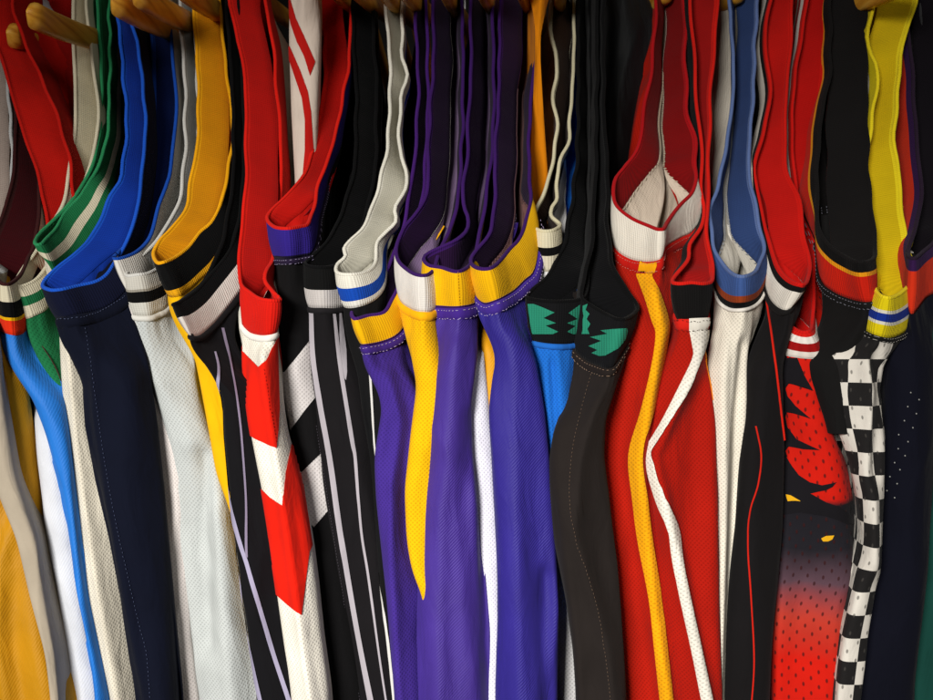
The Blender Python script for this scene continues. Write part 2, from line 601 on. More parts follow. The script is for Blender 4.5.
    # project a photo point on to this garment's own surface
    def on(s, px, py, off=0.0006, tree=None):
        tree = tree or s.btree
        d = at(px, py, 0) - np.array([0, -D, 0])
        o = Vector((0, -D, 0))
        hit, n, i, _ = tree.ray_cast(o, Vector(d).normalized())
        if hit is None or hit.y > s.y0 + 0.085:
            hit = None
            for k in range(1, 16):          # past the outline: wrap round the side of the cloth
                for sg in (1, -1):
                    h2, n2, i2, _ = tree.ray_cast(o, Vector(at(px + sg * k, py, 0) - np.array([0, -D, 0])).normalized())
                    if h2 is not None and h2.y < s.y0 + 0.085:
                        lo, hi = k - 1.0, float(k)
                        for _b in range(7):
                            md = (lo + hi) / 2
                            h3 = tree.ray_cast(o, Vector(at(px + sg * md, py, 0) - np.array([0, -D, 0])).normalized())[0]
                            if h3 is not None and h3.y < s.y0 + 0.085:
                                hi, h2 = md, h3
                            else:
                                lo = md
                        q = Vector(at(px + sg * (hi - 0.5), py, h2.y + 0.0005 + hi * 0.0012))
                        hit, n, i, _ = tree.find_nearest(q)
                        if n[0] * sg > 0:
                            n = -n
                        return np.array(hit) + np.array(n) * off + np.array([0, -off, 0])
                if hit is not None:
                    break
            if hit is None:
                hit, n, i, _ = tree.find_nearest(Vector(at(px, py, s.y0 + 0.006)))
        if n.dot(Vector(d)) > 0:
            n = -n
        return np.array(hit) + np.array(n) * off

    def patch(s, name, pairs, color, kind='plain', smooth=False, off=0.0007, step=3.0, tree=None, label=None, parent=None):
        """pairs: [(xa,ya,xb,yb), ...] the two sides of an inset panel, seen on the garment"""
        A = np.array(pairs, float)
        if smooth and len(A) > 2:
            A = catmull(A, 5)
        rowsA = [A[0]]
        for a, b in zip(A[:-1], A[1:]):
            n = max(1, int(math.ceil(max(np.linalg.norm((b - a)[:2]), np.linalg.norm((b - a)[2:])) / (step * 1.6))))
            for k in range(1, n + 1):
                rowsA.append(a + (b - a) * k / n)
        wmax = max(np.linalg.norm(r[:2] - r[2:]) for r in rowsA)
        m = max(2, int(math.ceil(wmax / step)) + 1)
        V, UV = [], []
        for r in rowsA:
            for k in range(m):
                t = k / (m - 1)
                x, y = r[0] + (r[2] - r[0]) * t, r[1] + (r[3] - r[1]) * t
                # thickness: edges sit lower than the middle
                o = off * (1.0 if 0 < k < m - 1 or m == 2 else 0.9)
                V.append(s.on(x, y, o, tree))
                UV.append((x * D / F, -y * D / F))
        if smooth:
            G = np.array(V).reshape(len(rowsA), m, 3)
            for _ in range(4):
                G[1:-1] = 0.25 * G[:-2] + 0.5 * G[1:-1] + 0.25 * G[2:]
            G[..., 1] -= 0.0002
            V = G.reshape(-1, 3)
        ob = mesh_obj(name, V, grid_faces(len(rowsA), m), [fabric(color, kind)], parent or s.root, s.org if parent is None else s.org, None, UV)
        if label:
            ob['label'] = label
        return ob

    def stripe(s, name, rows, color, kind='plain', **kw):
        kw.setdefault('step', 1.3)
        return s.patch(name, [(a, y, b, y) for y, a, b in rows], color, kind, smooth=True, **kw)

    def thread(s, name, pts, color, dashl=2.2, gap=1.8, width=0.00025, off=0.0009, tree=None, jit=0.0):
        P = catmull([(x, y) for x, y in pts], 8)
        ln = np.r_[0, np.cumsum(np.linalg.norm(np.diff(P, axis=0), axis=1))]
        t, vs, fs = 0, [], []
        rnd = random.Random(len(pts) * 31 + int(pts[0][0]))
        while t < ln[-1]:
            q = []
            for tt in (t, t + dashl):
                q.append(s.on(np.interp(tt, ln, P[:, 0]) + rnd.uniform(-jit, jit), np.interp(tt, ln, P[:, 1]), off, tree))
            dash(vs, fs, q[0], q[1], width)
            t += dashl + gap
        return mesh_obj(name, vs, fs, [fabric(color, 'plain')], s.root, s.org)

    def cord(s, name, pts, color, r=0.0008, off=0.0004):
        P = catmull([(x, y) for x, y in pts], 8)
        Q = np.array([s.on(a, b, off) for a, b in P])
        V, n = [], 8
        T = nrm(np.gradient(Q, axis=0))
        for q, t in zip(Q, T):
            a = nrm(np.cross(t, np.array([0, -1.0, 0.01])))
            b = nrm(np.cross(a, t))
            for k in range(n):
                an = 2 * math.pi * k / n
                V.append(q + (a * math.cos(an) + b * math.sin(an) * 0.7) * r)
        f = []
        for i in range(len(Q) - 1):
            for k in range(n):
                f.append((i * n + k, i * n + (k + 1) % n, (i + 1) * n + (k + 1) % n, (i + 1) * n + k))
        uv = [(0.001 * (i % n), 0.002 * (i // n)) for i in range(len(V))]
        return mesh_obj(name, V, f, [fabric(color, 'plain')], s.root, s.org, None, uv)


def dash(vs, fs, a, b, r):
    """one thread stitch: a short tapered six-sided bead"""
    t = nrm(b - a)
    u = nrm(np.cross(t, np.array([0.01, -1.0, 0.02])))
    w = np.cross(u, t)
    i0 = len(vs)
    vs.append(a - t * r * 0.5)
    for f, rr in ((0.2, 1.0), (0.8, 1.0)):
        for k in range(5):
            an = 2 * math.pi * k / 5
            vs.append(a + (b - a) * f + (u * math.cos(an) + w * math.sin(an)) * r * rr)
    vs.append(b + t * r * 0.5)
    for k in range(5):
        k2 = (k + 1) % 5
        fs.append((i0, i0 + 1 + k, i0 + 1 + k2))
        fs.append((i0 + 1 + k, i0 + 6 + k, i0 + 6 + k2, i0 + 1 + k2))
        fs.append((i0 + 6 + k, i0 + 11, i0 + 6 + k2))


def cols(*a):
    return list(a)


# palette (real cloth colours)
WHITE, CREAM, GREY = (226, 222, 216), (214, 205, 178), (196, 198, 198)
RED, DRED, BRED = (188, 22, 12), (150, 16, 18), (200, 28, 8)
NAVY, ROYAL, SKY, SLATE = (8, 12, 28), (14, 52, 150), (30, 112, 200), (58, 84, 140)
BLACK, SOFTBLK, BROWNBLK = (7, 7, 8), (19, 17, 19), (32, 27, 25)
PURPLE, DPURPLE, LILAC = (70, 44, 140), (56, 22, 92), (118, 100, 130)
YEL, GOLD, LEMON, AMBER = (228, 172, 6), (194, 138, 6), (222, 200, 16), (184, 128, 4)
GREEN, TEAL, ORANGE, MAROON = (28, 108, 64), (34, 118, 94), (222, 48, 16), (60, 8, 14)

# ================================================================ the garments, left to right
# rim: photo points down the one strap, round the underarm, up the other strap
j = Jersey("plain mustard yellow jersey body filling the lower left corner",
           [(-80, -3), (-84, 90), (-86, 180), (-82, 250), (-74, 285), (-64, 296), (-54, 288), (-46, 250), (-44, 150), (-48, 60), (-52, -3)],
           [(1, GOLD)], GOLD, [(330, -48, -8), (470, -40, 4), (540, -25, 20), (600, -24, 35), (654, -24, 50), (700, -20, 64)],
           body=(AMBER, 'satin'), y0=-0.012, seed=1, extk=.1, seam=GOLD, amp=1.2,
           folds=[([(22, 500), (4, 560), (1, 640), (12, 720)], 5, 8)])
j = Jersey("pale grey jersey showing as a thin strip between two yellow bodies at left edge",
           [(-22, -3), (-22, 90), (-22, 150), (-24, 200), (-30, 240), (-36, 262), (-28, 262), (-14, 240), (2, 218), (10, 190), (12, 150), (8, 90), (2, -3)],
           [(1, GREY)], GREY, [(310, -36, -12), (400, -30, -2), (476, -12, 10), (540, 14, 32), (600, 28, 42), (655, 44, 53), (700, 50, 58)],
           body=((168, 156, 138), 'plain'), y0=0.022, fwd=0.037, seed=2, amp=.4, extk=.3, inner=(176, 160, 150))
j = Jersey("amber yellow jersey body beside the pale grey strip under the black and orange trim",
           [(-54, -3), (-58, 90), (-60, 180), (-54, 240), (-40, 272), (-30, 280), (-22, 270), (-30, 240), (-36, 150), (-36, 60), (-40, -3)],
           [(1, GOLD)], GOLD, [(305, -12, 18), (330, -8, 20), (380, -4, 21), (455, 2, 30), (540, 20, 39), (620, 38, 50), (700, 50, 62)],
           body=(GOLD, 'satin'), y0=0.006, seed=3, extk=.1)
j = Jersey("sky blue jersey at left edge with cream, black and red-orange trim and maroon lining",
           [(16, -3), (16, 60), (15, 120), (13, 170), (6, 205), (-8, 238), (-12, 262, -6, 318), (2, 283, 8, 334), (16, 278, 27, 330), (28, 258), (36, 236), (40, 150), (38, 60), (32, -3)],
           [(.36, CREAM), (.30, BLACK), (.06, YEL), (.28, ORANGE)], (58, 24, 24), [(333, 6, 30), (345, 10, 36), (355, 15, 44), (380, 23, 54), (432, 42, 64), (501, 58, 71), (540, 66, 76), (600, 77, 85), (650, 86, 96), (700, 94, 106)],
           inner=MAROON, body=(SKY, 'satin'), y0=-0.003, bw=50, seed=4, dm=0.15, nose=7)
j = Jersey("scarlet jersey with wide plain scarlet straps at left under the wooden hanger tips",
           [(-14, 14), (2, 62), (12, 96), (22, 130), (36, 170), (43, 200), (48, 230), (55, 250), (64, 256), (71, 240), (74, 210), (72, 180), (66, 145), (50, 98), (37, 70), (26, 44), (14, 14)],
           [(1, RED)], RED, [(300, 50, 70), (340, 46, 66), (455, 60, 76), (540, 70, 84), (700, 90, 105)],
           body=((150, 16, 10), 'plain'), y0=0.045, bw=48, seed=5, dm=0.050, hxb=58, amp=.6)
j = Jersey("white satin jersey body between the amber and sky blue bodies at lower left",
           [(20, 20), (14, 62), (20, 96), (28, 130), (38, 170), (44, 200), (50, 230), (56, 246), (62, 250), (66, 238), (68, 210), (66, 180), (60, 145), (46, 98), (36, 60), (28, 20)],
           [(1, RED)], RED, [(300, 52, 66), (340, 40, 62), (380, 27, 56), (455, 31, 58), (540, 38, 74), (597, 49, 82), (654, 57, 88), (700, 65, 95)],
           body=((206, 208, 214), 'satin'), y0=0.070, fwd=0.066, fwdr=(330, 440), bw=30, seed=55, dm=0.050, hxb=58, amp=1.1)
j = Jersey("scarlet jersey whose strap shows right of the first scarlet pair at upper left",
           [(42, 16), (47, 40), (57, 70), (68, 111), (74, 150), (76, 190), (80, 215), (86, 225), (91, 215), (92, 190), (92, 150), (88, 80), (84, 16)],
           [(1, (160, 16, 10))], (150, 14, 10), [(260, 70, 96), (500, 80, 100), (700, 100, 120)],
           body=((150, 14, 10), 'plain'), y0=0.125, seed=51, dm=0.03)
j = Jersey("green jersey with cream straps and cream, green, cream striped trim",
           [(72, 10), (74, 60), (75, 100), (74, 130), (70, 165), (64, 198), (52, 222), (36, 252, 42, 296), (24, 266, 33, 306), (16, 280, 25, 318), (20, 286, 34, 316), (40, 275, 52, 304), (60, 240), (78, 196), (92, 160), (97, 130), (97, 95), (91, 50), (86, 5)],
           [(.36, CREAM), (.28, GREEN), (.36, CREAM)], CREAM, [(318, 25, 54), (345, 36, 58), (380, 45, 64), (432, 60, 74), (500, 68, 84), (600, 80, 100), (700, 95, 120)],
           inner=(206, 196, 166), body=(GREEN, 'mesh'), y0=0.010, bw=38, seed=6, nose=9)
j = Jersey("cream mesh jersey with green trim carrying one cream stripe",
           [(97, 4), (101, 60), (101, 100), (99, 130), (95, 155), (86, 178), (72, 200), (56, 217), (40, 233, 46, 258), (34, 242, 45, 256), (42, 243, 56, 274), (56, 226, 76, 262), (70, 206, 94, 238), (82, 192, 106, 218), (93, 176, 114, 196), (100, 160), (104, 149), (108, 130), (109, 95), (110, 60), (109, 4)],
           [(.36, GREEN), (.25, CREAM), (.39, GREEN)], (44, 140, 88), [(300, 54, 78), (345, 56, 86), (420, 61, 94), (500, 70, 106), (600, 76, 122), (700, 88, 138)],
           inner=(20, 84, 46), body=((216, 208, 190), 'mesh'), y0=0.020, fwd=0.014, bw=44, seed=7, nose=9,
           folds=[([(70, 330), (80, 450), (96, 560), (120, 700)], 4, 6)])
j = Jersey("navy jersey with royal blue lining and plain navy trim",
           [(113, -3), (118, 25), (123, 75), (126, 130), (121, 173), (110, 195), (100, 219), (89, 240), (74, 253), (58, 266), (42, 283, 56, 316), (50, 289, 64, 318), (62, 289, 76, 315), (78, 285, 92, 312), (95, 281, 108, 306), (106, 274, 120, 297), (114, 262, 130, 284), (127, 241), (136, 211), (142, 171), (145, 120), (140, 62), (128, 2)],
           [(1, (12, 16, 40))], (26, 84, 196), [(316, 57, 132), (345, 72, 135), (380, 75, 140), (420, 79, 146), (480, 88, 152), (540, 102, 158), (620, 115, 165), (700, 132, 173)],
           inner=ROYAL, body=(NAVY, 'plain'), y0=-0.005, dm=.105, bw=32, seed=8, seam=NAVY, seamw=12, nose=12,
           folds=[([(92, 330), (97, 420), (108, 500), (124, 580), (146, 700)], 3, 5)])
j.thread("stitching", [(82, 320), (90, 352), (96, 400), (102, 440), (112, 500), (124, 560), (138, 620), (147, 655), (152, 715)], (70, 78, 104), 1.6, 2.6, 0.0002, jit=0.3)
j.thread("stitching", [(60, 319), (76, 318), (92, 314), (106, 308), (118, 300), (124, 296)], (80, 88, 118), 1.5, 1.6, 0.0002, off=0.0024)
j = Jersey("off-white jersey with royal blue lip, between the navy and grey-trimmed jerseys",
           [(150, -3), (152, 60), (152, 120), (148, 171), (140, 213), (128, 240, 130, 270), (114, 256, 126, 286), (120, 258, 133, 296), (137, 251, 150, 292), (150, 236), (158, 206), (166, 185), (171, 165), (176, 103), (172, 50), (166, -3)],
           [(1, (214, 210, 202))], (22, 74, 172), [(300, 126, 150), (345, 132, 160), (400, 140, 166), (460, 153, 180), (540, 161, 184), (640, 169, 188), (700, 173, 196)],
           inner=(9, 26, 76), body=((216, 208, 204), 'mesh'), y0=0.020, bw=34, seed=9, nose=6)
j = Jersey("light grey jersey with ribbed grey trim and one black stripe",
           [(179, 4), (184, 70), (185, 120), (184, 160), (180, 195), (172, 216), (160, 234), (148, 250, 146, 288), (125, 273, 130, 312), (138, 274, 146, 316), (151, 272, 158, 313), (162, 264, 172, 304), (172, 245), (185, 220), (195, 190), (199, 150), (198, 100), (196, 50), (193, -3)],
           [(.36, (196, 192, 182)), (.06, (150, 144, 132)), (.26, BLACK), (.32, (204, 202, 192))], (206, 204, 198), [(315, 131, 172), (345, 138, 184), (400, 149, 194), (460, 166, 214), (500, 170, 226), (540, 173, 238), (600, 176, 250), (640, 180, 256), (700, 190, 266)],
           inner=(150, 150, 146), body=((186, 190, 188), 'mesh'), y0=0.016, bw=40, seed=10, seam=(206, 204, 196), nose=9,
           folds=[([(200, 440), (203, 520), (206, 640)], -9, 10), ([(222, 500), (226, 600), (236, 720)], 5, 12)])
j = Jersey("yellow jersey with black trim, yellow lip and yellow ribbed lining",
           [(193, 2), (196, 50), (198, 100), (196, 150), (190, 180), (186, 205), (172, 228), (160, 240), (152, 252, 166, 284), (156, 261, 169, 296), (163, 262, 180, 296), (175, 257, 190, 290), (187, 248, 203, 278), (193, 240, 212, 270), (199, 231, 218, 262), (210, 222, 226, 250), (220, 207, 234, 238), (224, 190), (228, 165), (233, 140), (230, 100), (225, 60), (219, -3)],
           [(.80, BLACK), (.20, (226, 160, 20))], (240, 168, 14), [(297, 172, 214), (319, 180, 220), (358, 191, 226), (409, 201, 234), (477, 214, 242), (500, 224, 246), (540, 238, 254), (600, 254, 264), (700, 270, 282)],
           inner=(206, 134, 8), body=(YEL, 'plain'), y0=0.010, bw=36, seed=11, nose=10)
j = Jersey("black jersey with lavender pinstripes and black and grey-white trim on the slant",
           [(226, -3), (230, 60), (233, 120), (232, 180), (226, 225), (215, 258), (203, 282, 0.014), (186, 297, 200, 322, 0.012), (172, 304, 188, 334), (180, 301, 198, 336), (195, 291, 210, 327), (208, 278, 222, 314), (222, 260, 240, 292), (232, 242, 250, 276), (240, 212), (244, 150), (242, 60), (238, -3)],
           [(.42, BLACK), (.58, (212, 204, 196))], BLACK, [(336, 199, 238), (346, 211, 244), (356, 218, 246), (386, 218.5, 252), (400, 219, 256), (436, 220, 262), (498, 226, 270), (540, 230, 278), (586, 238, 284), (640, 245, 290), (700, 252, 302)],
           body=((14, 13, 16), 'plain'), y0=-0.013, bw=36, seed=12, nose=8, seam=(20, 18, 20))
PIN = (150, 144, 168)
j.stripe("piping", [(352, 214, 216), (366, 217, 219.5), (386, 217, 220), (440, 220, 223), (498, 227, 231), (545, 239, 243), (560, 244, 248), (593, 253, 257.5), (647, 269, 273.5), (705, 288, 293)], PIN)
j.stripe("piping", [(545, 229, 230.5), (560, 234, 236), (583, 239, 241.5), (610, 241, 244), (631, 244, 247.5), (668, 252, 255.5), (706, 260, 264)], PIN)
j.stripe("piping", [(328, 221, 224), (345, 225, 228), (360, 229, 231), (386, 234, 236), (420, 239, 241), (455, 242, 244), (500, 245, 247), (540, 245, 247.5), (557, 246, 248)], (128, 118, 140))
j = Jersey("red and white chevron jersey with bright red trim over a white band",
           [(229, -3), (236, 34), (242, 60), (245, 100), (246, 140), (244, 200), (240, 240), (239, 268), (241, 284, 240, 318), (250, 292, 248, 331), (259, 298, 258, 335), (270, 300, 268, 335), (280, 299, 276, 332), (274, 291, 275, 326), (266, 281), (266, 270), (272, 258, .010), (278, 235, .020), (281, 196, .022), (281, 158, .012), (277, 91), (273, 46), (264, -3)],
           [(1, (206, 24, 12))], (214, 26, 14), [(330, 238, 276), (347, 238, 278), (400, 243, 280), (431, 247, 284), (484, 256, 298), (540, 264, 309), (587, 271, 315), (640, 279, 320), (700, 288, 328)],
           inner=(176, 18, 12), body=((226, 220, 206), 'mesh'), y0=-0.016, bw=36, seed=13, nose=11, seam=(226, 222, 214), seamw=7, amp=.5,
           folds=[([(262, 340), (270, 400), (277, 447), (286, 510), (300, 612), (312, 700)], 6, 7)])
RP = (206, 26, 8)
j.patch("chevron_panel", [(235, 340, 235, 424), (239, 347, 247, 433), (249, 357, 256, 439), (259, 367, 267, 444), (266, 360, 276, 448), (271, 349, 278, 430), (277, 338, 279, 408)], RP, 'plain', step=1.0)
j.patch("chevron_panel", [(253, 478, 268, 584), (257, 484, 272, 590), (270, 497, 286, 603), (282, 505, 301, 615), (285, 472, 305, 585), (291, 444, 309, 552), (296, 440, 312, 545)], RP, 'plain', step=1.0)
j.thread("stitching", [(264, 369), (270, 410), (276, 446)], (160, 16, 8), 2, 1.6, 0.0002)
j = Jersey("white jersey with slanting red stripes glimpsed between red straps at the top",
           [(284, -66), (286, -50), (290, -34), (296, -22), (304, -18), (310, -22), (314, -34), (317, -50), (318, -66)],
           [(1, RED)], RED, [(-8, 286, 320), (60, 288, 318), (120, 290, 316), (190, 294, 314), (300, 296, 310), (700, 330, 344)],
           body=((206, 190, 176), 'plain'), y0=0.075, bw=8, seed=41, dm=0.03, amp=.5)
j.patch("slanting_stripe", [(287, 0, 291, 0), (291, 24, 296, 18), (297, 42, 304, 36), (304, 56, 310, 50), (310, 76, 315, 62)], (176, 22, 16))
j.patch("slanting_stripe", [(287, 52, 290, 46), (296, 80, 301, 72), (302, 98, 308, 92), (305, 120, 311, 112), (305, 150, 313, 146), (302, 186, 313, 184)], (176, 22, 16))
j = Jersey("black jersey with white chevrons, indigo trim and bright red lining",
           [(318, -3), (324, 46), (323, 91), (315, 142), (305, 170), (294, 187), (271, 210), (267, 219, 272, 256), (274, 226, 280, 259), (287, 228, 290, 259), (300, 226, 302, 257), (308, 223, 313, 253), (313, 208), (321, 176), (333, 144), (340, 110), (345, 87), (350, 46), (350, -3)],
           [(.9, (48, 32, 128)), (.1, (20, 14, 40))], (212, 28, 16), [(262, 274, 306), (330, 277, 308), (371, 276, 312), (400, 284, 320), (429, 291, 324), (470, 294, 330), (510, 300, 336), (560, 306, 344), (640, 316, 356), (700, 324, 362)],
           inner=(188, 20, 12), body=((13, 12, 13), 'plain'), y0=0.012, bw=30, seed=14, seam=(34, 24, 48), stitch=(150, 140, 170), nose=9)
CH = (204, 198, 196)
j.patch("chevron_panel", [(274, 371, 289, 431), (285, 372, 291, 430), (296, 358, 302, 414), (308, 342, 315, 397), (318, 330, 322, 388)], CH, 'mesh')
j.patch("chevron_panel", [(293, 468, 299, 512), (302, 472, 314, 527), (314, 460, 328, 510), (322, 452, 336, 502)], CH, 'mesh')
j = Jersey("black jersey with grey-white vertical stripes and a ribbed grey band under black trim",
           [(352, -3), (354, 60), (356, 110), (354, 160), (346, 200), (330, 235), (312, 256, 312, 292), (306, 264, 308, 306), (320, 267, 322, 308), (338, 264, 342, 307), (352, 252, 358, 296), (362, 225), (372, 190), (376, 150), (376, 80), (372, -3)],
           [(.56, (13, 13, 13)), (.44, (196, 190, 186))], BLACK, [(310, 307, 346), (343, 307, 352), (380, 311, 360), (430, 317, 370), (480, 323, 376), (540, 332, 386), (620, 346, 394), (700, 356, 402)],
           body=(SOFTBLK, 'plain'), y0=0.009, bw=42, seed=15, nose=8, seam=(28, 26, 28))
SG = (160, 154, 160)
j.stripe("side_stripe", [(310, 309.5, 314), (367, 312, 317), (458, 327, 332.5), (529, 337, 342.5), (631, 355, 360), (705, 369, 375)], SG)
j.stripe("side_stripe", [(310, 332, 335), (357, 337, 341), (440, 350, 354), (460, 354, 357), (529, 360, 362.5), (573, 367, 369.5), (652, 378, 380), (706, 386, 388)], SG)
j.patch("side_stripe", [(339, 312, 341, 312), (339, 335, 344, 335), (340, 350, 346, 350), (343, 370, 347, 372), (344.5, 378, 346, 380)], SG)
j.thread("stitching", [(307, 345), (314, 400), (322, 456), (332, 520), (348, 620), (362, 706)], (70, 64, 72), 1.6, 1.4, 0.0002)
j = Jersey("black jersey with wavy white trim carrying one blue stripe",
           [(385, -3), (390, 69), (389, 114), (385, 158), (374, 200), (363, 225), (350, 240), (344, 249), (345, 256), (337, 264, 344, 296), (338, 272, 345, 307), (350, 274, 358, 307), (366, 271, 374, 300), (375, 262, 384, 288), (377, 243, 388, 270), (386, 232), (396, 221), (395, 207), (405, 188), (407, 172), (401, 155), (399, 130), (401, 98), (407, 75), (402, 50), (402, -3)],
           [(.42, (224, 220, 206)), (.38, (18, 70, 170)), (.20, (222, 220, 210))], (226, 222, 208), [(306, 344, 374), (343, 352, 380), (400, 361, 386), (460, 370, 386), (540, 377, 394), (620, 385, 400), (700, 392, 408)],
           inner=(188, 184, 168), body=((14, 14, 15), 'plain'), y0=-0.003, bw=34, seed=16, nose=11)
j.stripe("piping", [(334, 364.5, 366.5), (354, 367.5, 370), (400, 371, 373), (446, 374, 376), (485, 380, 382)], (196, 194, 190))
j.stripe("piping", [(462, 365, 366.5), (480, 369, 370.5), (496, 371.5, 373)], (196, 194, 190))
j.stripe("piping", [(572, 376, 378), (600, 381, 383), (640, 387, 389), (705, 393.5, 396)], (196, 194, 190))
PUR = (60, 39, 126)
ST = (176, 160, 190)
j = Jersey("purple jersey with lower yellow trim, left of the white and yellow one",
           [(414, -3), (418, 80), (415, 150), (408, 200), (399, 240), (389, 264), (377, 285), (366, 298, 372, 330), (352, 310, 362, 342), (356, 318, 366, 346), (368, 315, 380, 344), (382, 312, 394, 338), (390, 301, 403, 328), (398, 288, 409, 314), (400, 278), (408, 250), (418, 220), (424, 180), (428, 100), (426, -3)],
           [(.92, YEL), (.08, DPURPLE)], (64, 26, 104), [(352, 366, 403), (370, 378, 414), (384, 384, 420), (419, 381, 416), (457, 374, 412), (500, 375, 412), (535, 378, 414), (600, 384, 420), (683, 391, 422), (700, 392, 424)],
           inner=(30, 10, 42), body=(PUR, 'mesh'), y0=-0.008, bw=30, seed=17, nose=9, seam=(58, 34, 116), stitch=ST, seamw=9,
           folds=[([(385, 360), (402, 420), (394, 480), (392, 560), (398, 700)], 6, 7)])
j = Jersey("golden yellow mesh jersey with purple lip over a plain white band",
           [(433, -3), (433, 69), (429, 114), (428, 158), (426, 192), (417, 212), (403, 228), (397, 244, 397, 284), (398, 260, 399, 300), (407, 269, 410, 308), (423, 275, 424, 312), (432, 270, 436, 308), (440, 250), (452, 225), (460, 180), (463, 100), (462, -3)],
           [(1, (222, 216, 208))], DPURPLE, [(305, 399, 436), (337, 406, 440), (385, 416, 446), (433, 410, 442), (494, 404, 436), (545, 407, 430), (575, 412, 430), (590, 420, 434), (640, 432, 442), (700, 440, 448)],
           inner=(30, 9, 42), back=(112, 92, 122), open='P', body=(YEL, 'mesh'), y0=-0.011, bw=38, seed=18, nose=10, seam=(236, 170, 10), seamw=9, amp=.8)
j = Jersey("purple jersey with tall yellow trim and purple lip, centre left",
           [(470, -3), (471, 69), (468, 114), (467, 158), (463, 185), (463, 205), (468, 218), (467, 230), (455, 240, 454, 280), (426, 254, 426, 296), (428, 264, 428, 306), (442, 267, 443, 308), (458, 271, 460, 308), (470, 264, 476, 304), (476, 249, 481, 292), (481, 228), (487, 190), (493, 140), (494, 80), (492, -3)],
           [(.94, YEL), (.06, DPURPLE)], DPURPLE, [(318, 429, 476), (335, 431, 478), (357, 434, 476), (400, 431, 469), (457, 426, 471), (511, 419, 478), (580, 415, 484), (640, 413, 489), (700, 412, 490)],
           inner=(34, 12, 46), back=(104, 84, 116), open='P', body=(PUR, 'twill'), y0=-0.015, bw=40, seed=19, nose=12, seam=(60, 34, 124), stitch=ST, seamw=12,
           folds=[([(458, 330), (452, 420), (440, 520), (438, 700)], 5, 12), ([(474, 400), (466, 500), (476, 640)], -4, 8)])
j.thread("stitching", [(458, 272), (459, 290), (460, 306)], (190, 128, 10), 1.8, 1.2, 0.0002, tree=j.ttree, off=0.0005)
j = Jersey("deep blue-violet jersey with the widest yellow trim and purple lip at centre",
           [(500, -3), (499, 69), (497, 114), (495, 158), (494, 187), (493, 218), (488, 236), (471, 257, 474, 290), (474, 266, 484, 304), (490, 268, 498, 301), (501, 258, 513, 292), (510, 248, 524, 282), (518, 239, 534, 273), (526, 222, 538, 250), (530, 198, 538, 214), (529, 176), (530, 130), (531, 91), (535, 69), (538, 46), (538, -3)],
           [(.94, YEL), (.06, DPURPLE)], DPURPLE, [(306, 485, 530), (325, 499, 530), (347, 501, 534), (374, 496, 538), (412, 491, 544), (460, 493, 549), (522, 495, 555), (620, 498, 558), (700, 497, 560)],
           inner=(34, 12, 46), back=(120, 84, 80), open='P', overlock=(110, 80, 84), body=((42, 32, 122), 'twill'), y0=-0.018, bw=38, seed=20, nose=9, seam=(62, 40, 132), stitch=ST, seamw=12,
           folds=[([(512, 320), (515, 420), (516, 520), (520, 700)], 4, 12), ([(546, 560), (546, 640), (548, 720)], -5, 8)])
j = Jersey("white mesh jersey seen as a narrow strip between the two purple bodies",
           [(481, -3), (482, 80), (481, 150), (478, 200), (474, 250), (480, 276), (486, 250), (492, 200), (495, 150), (496, 80), (495, -3)],
           [(1, (96, 78, 108))], (60, 40, 80), [(310, 460, 478), (340, 462, 482), (385, 464, 488), (412, 465, 491), (460, 468, 498), (546, 476, 501), (607, 484, 499), (700, 486, 499)],
           inner=(100, 82, 110), body=((218, 216, 226), 'mesh'), y0=0.045, fwd=0.045, seed=21, amp=.5)
j = Jersey("mustard jersey glimpsed between yellow trims at centre",
           [(503, -3), (504, 80), (503, 150), (501, 200), (498, 240), (501, 262), (506, 240), (509, 200), (511, 150), (512, 80), (511, -3)],
           [(1, (150, 40, 22))], (80, 30, 96), [(290, 482, 512), (340, 480, 508), (400, 484, 502), (460, 494, 506), (560, 497, 507), (700, 500, 510)],
           inner=(150, 40, 22), body=((214, 148, 10), 'satin'), y0=0.055, fwd=0.05, seed=22, amp=.5)
j = Jersey("amber jersey hanging tall between the yellow trim and the cream wavy one",
           [(524, -66), (526, -50), (530, -34), (536, -22), (540, -18), (545, -22), (549, -34), (551, -50), (552, -66)],
           [(1, AMBER)], AMBER, [(-8, 537, 540), (50, 536, 540), (80, 535, 542), (130, 532, 545), (200, 530, 550), (260, 530, 552), (400, 540, 556), (560, 552, 560), (700, 556, 564)],
           body=((206, 122, 8), 'plain'), y0=0.075, bw=8, seed=23, dm=0.03, amp=.5)
j = Jersey("white jersey with narrow cream wavy trim and one black stripe",
           [(551, -3), (549, 30), (556, 57), (557, 73), (552, 91), (556, 114), (556, 137), (552, 165), (543, 195), (533, 214, 534, 256), (531, 224, 535, 266), (541, 230, 542, 271), (552, 230, 553, 271), (560, 224, 560, 264), (551, 216), (552, 207), (558, 198), (556, 180), (562, 158), (569, 137), (571, 103), (573, 80), (574, 46), (574, -3)],
           [(.42, (206, 198, 170)), (.2, BLACK), (.38, (208, 200, 176))], (206, 198, 166), [(272, 534, 560), (350, 540, 566), (500, 550, 572), (556, 555, 576), (607, 558, 578), (700, 559, 582)],
           inner=(48, 30, 18), body=((222, 220, 220), 'mesh'), y0=0.026, bw=40, seed=24, nose=12, dm=0.10, amp=.6)
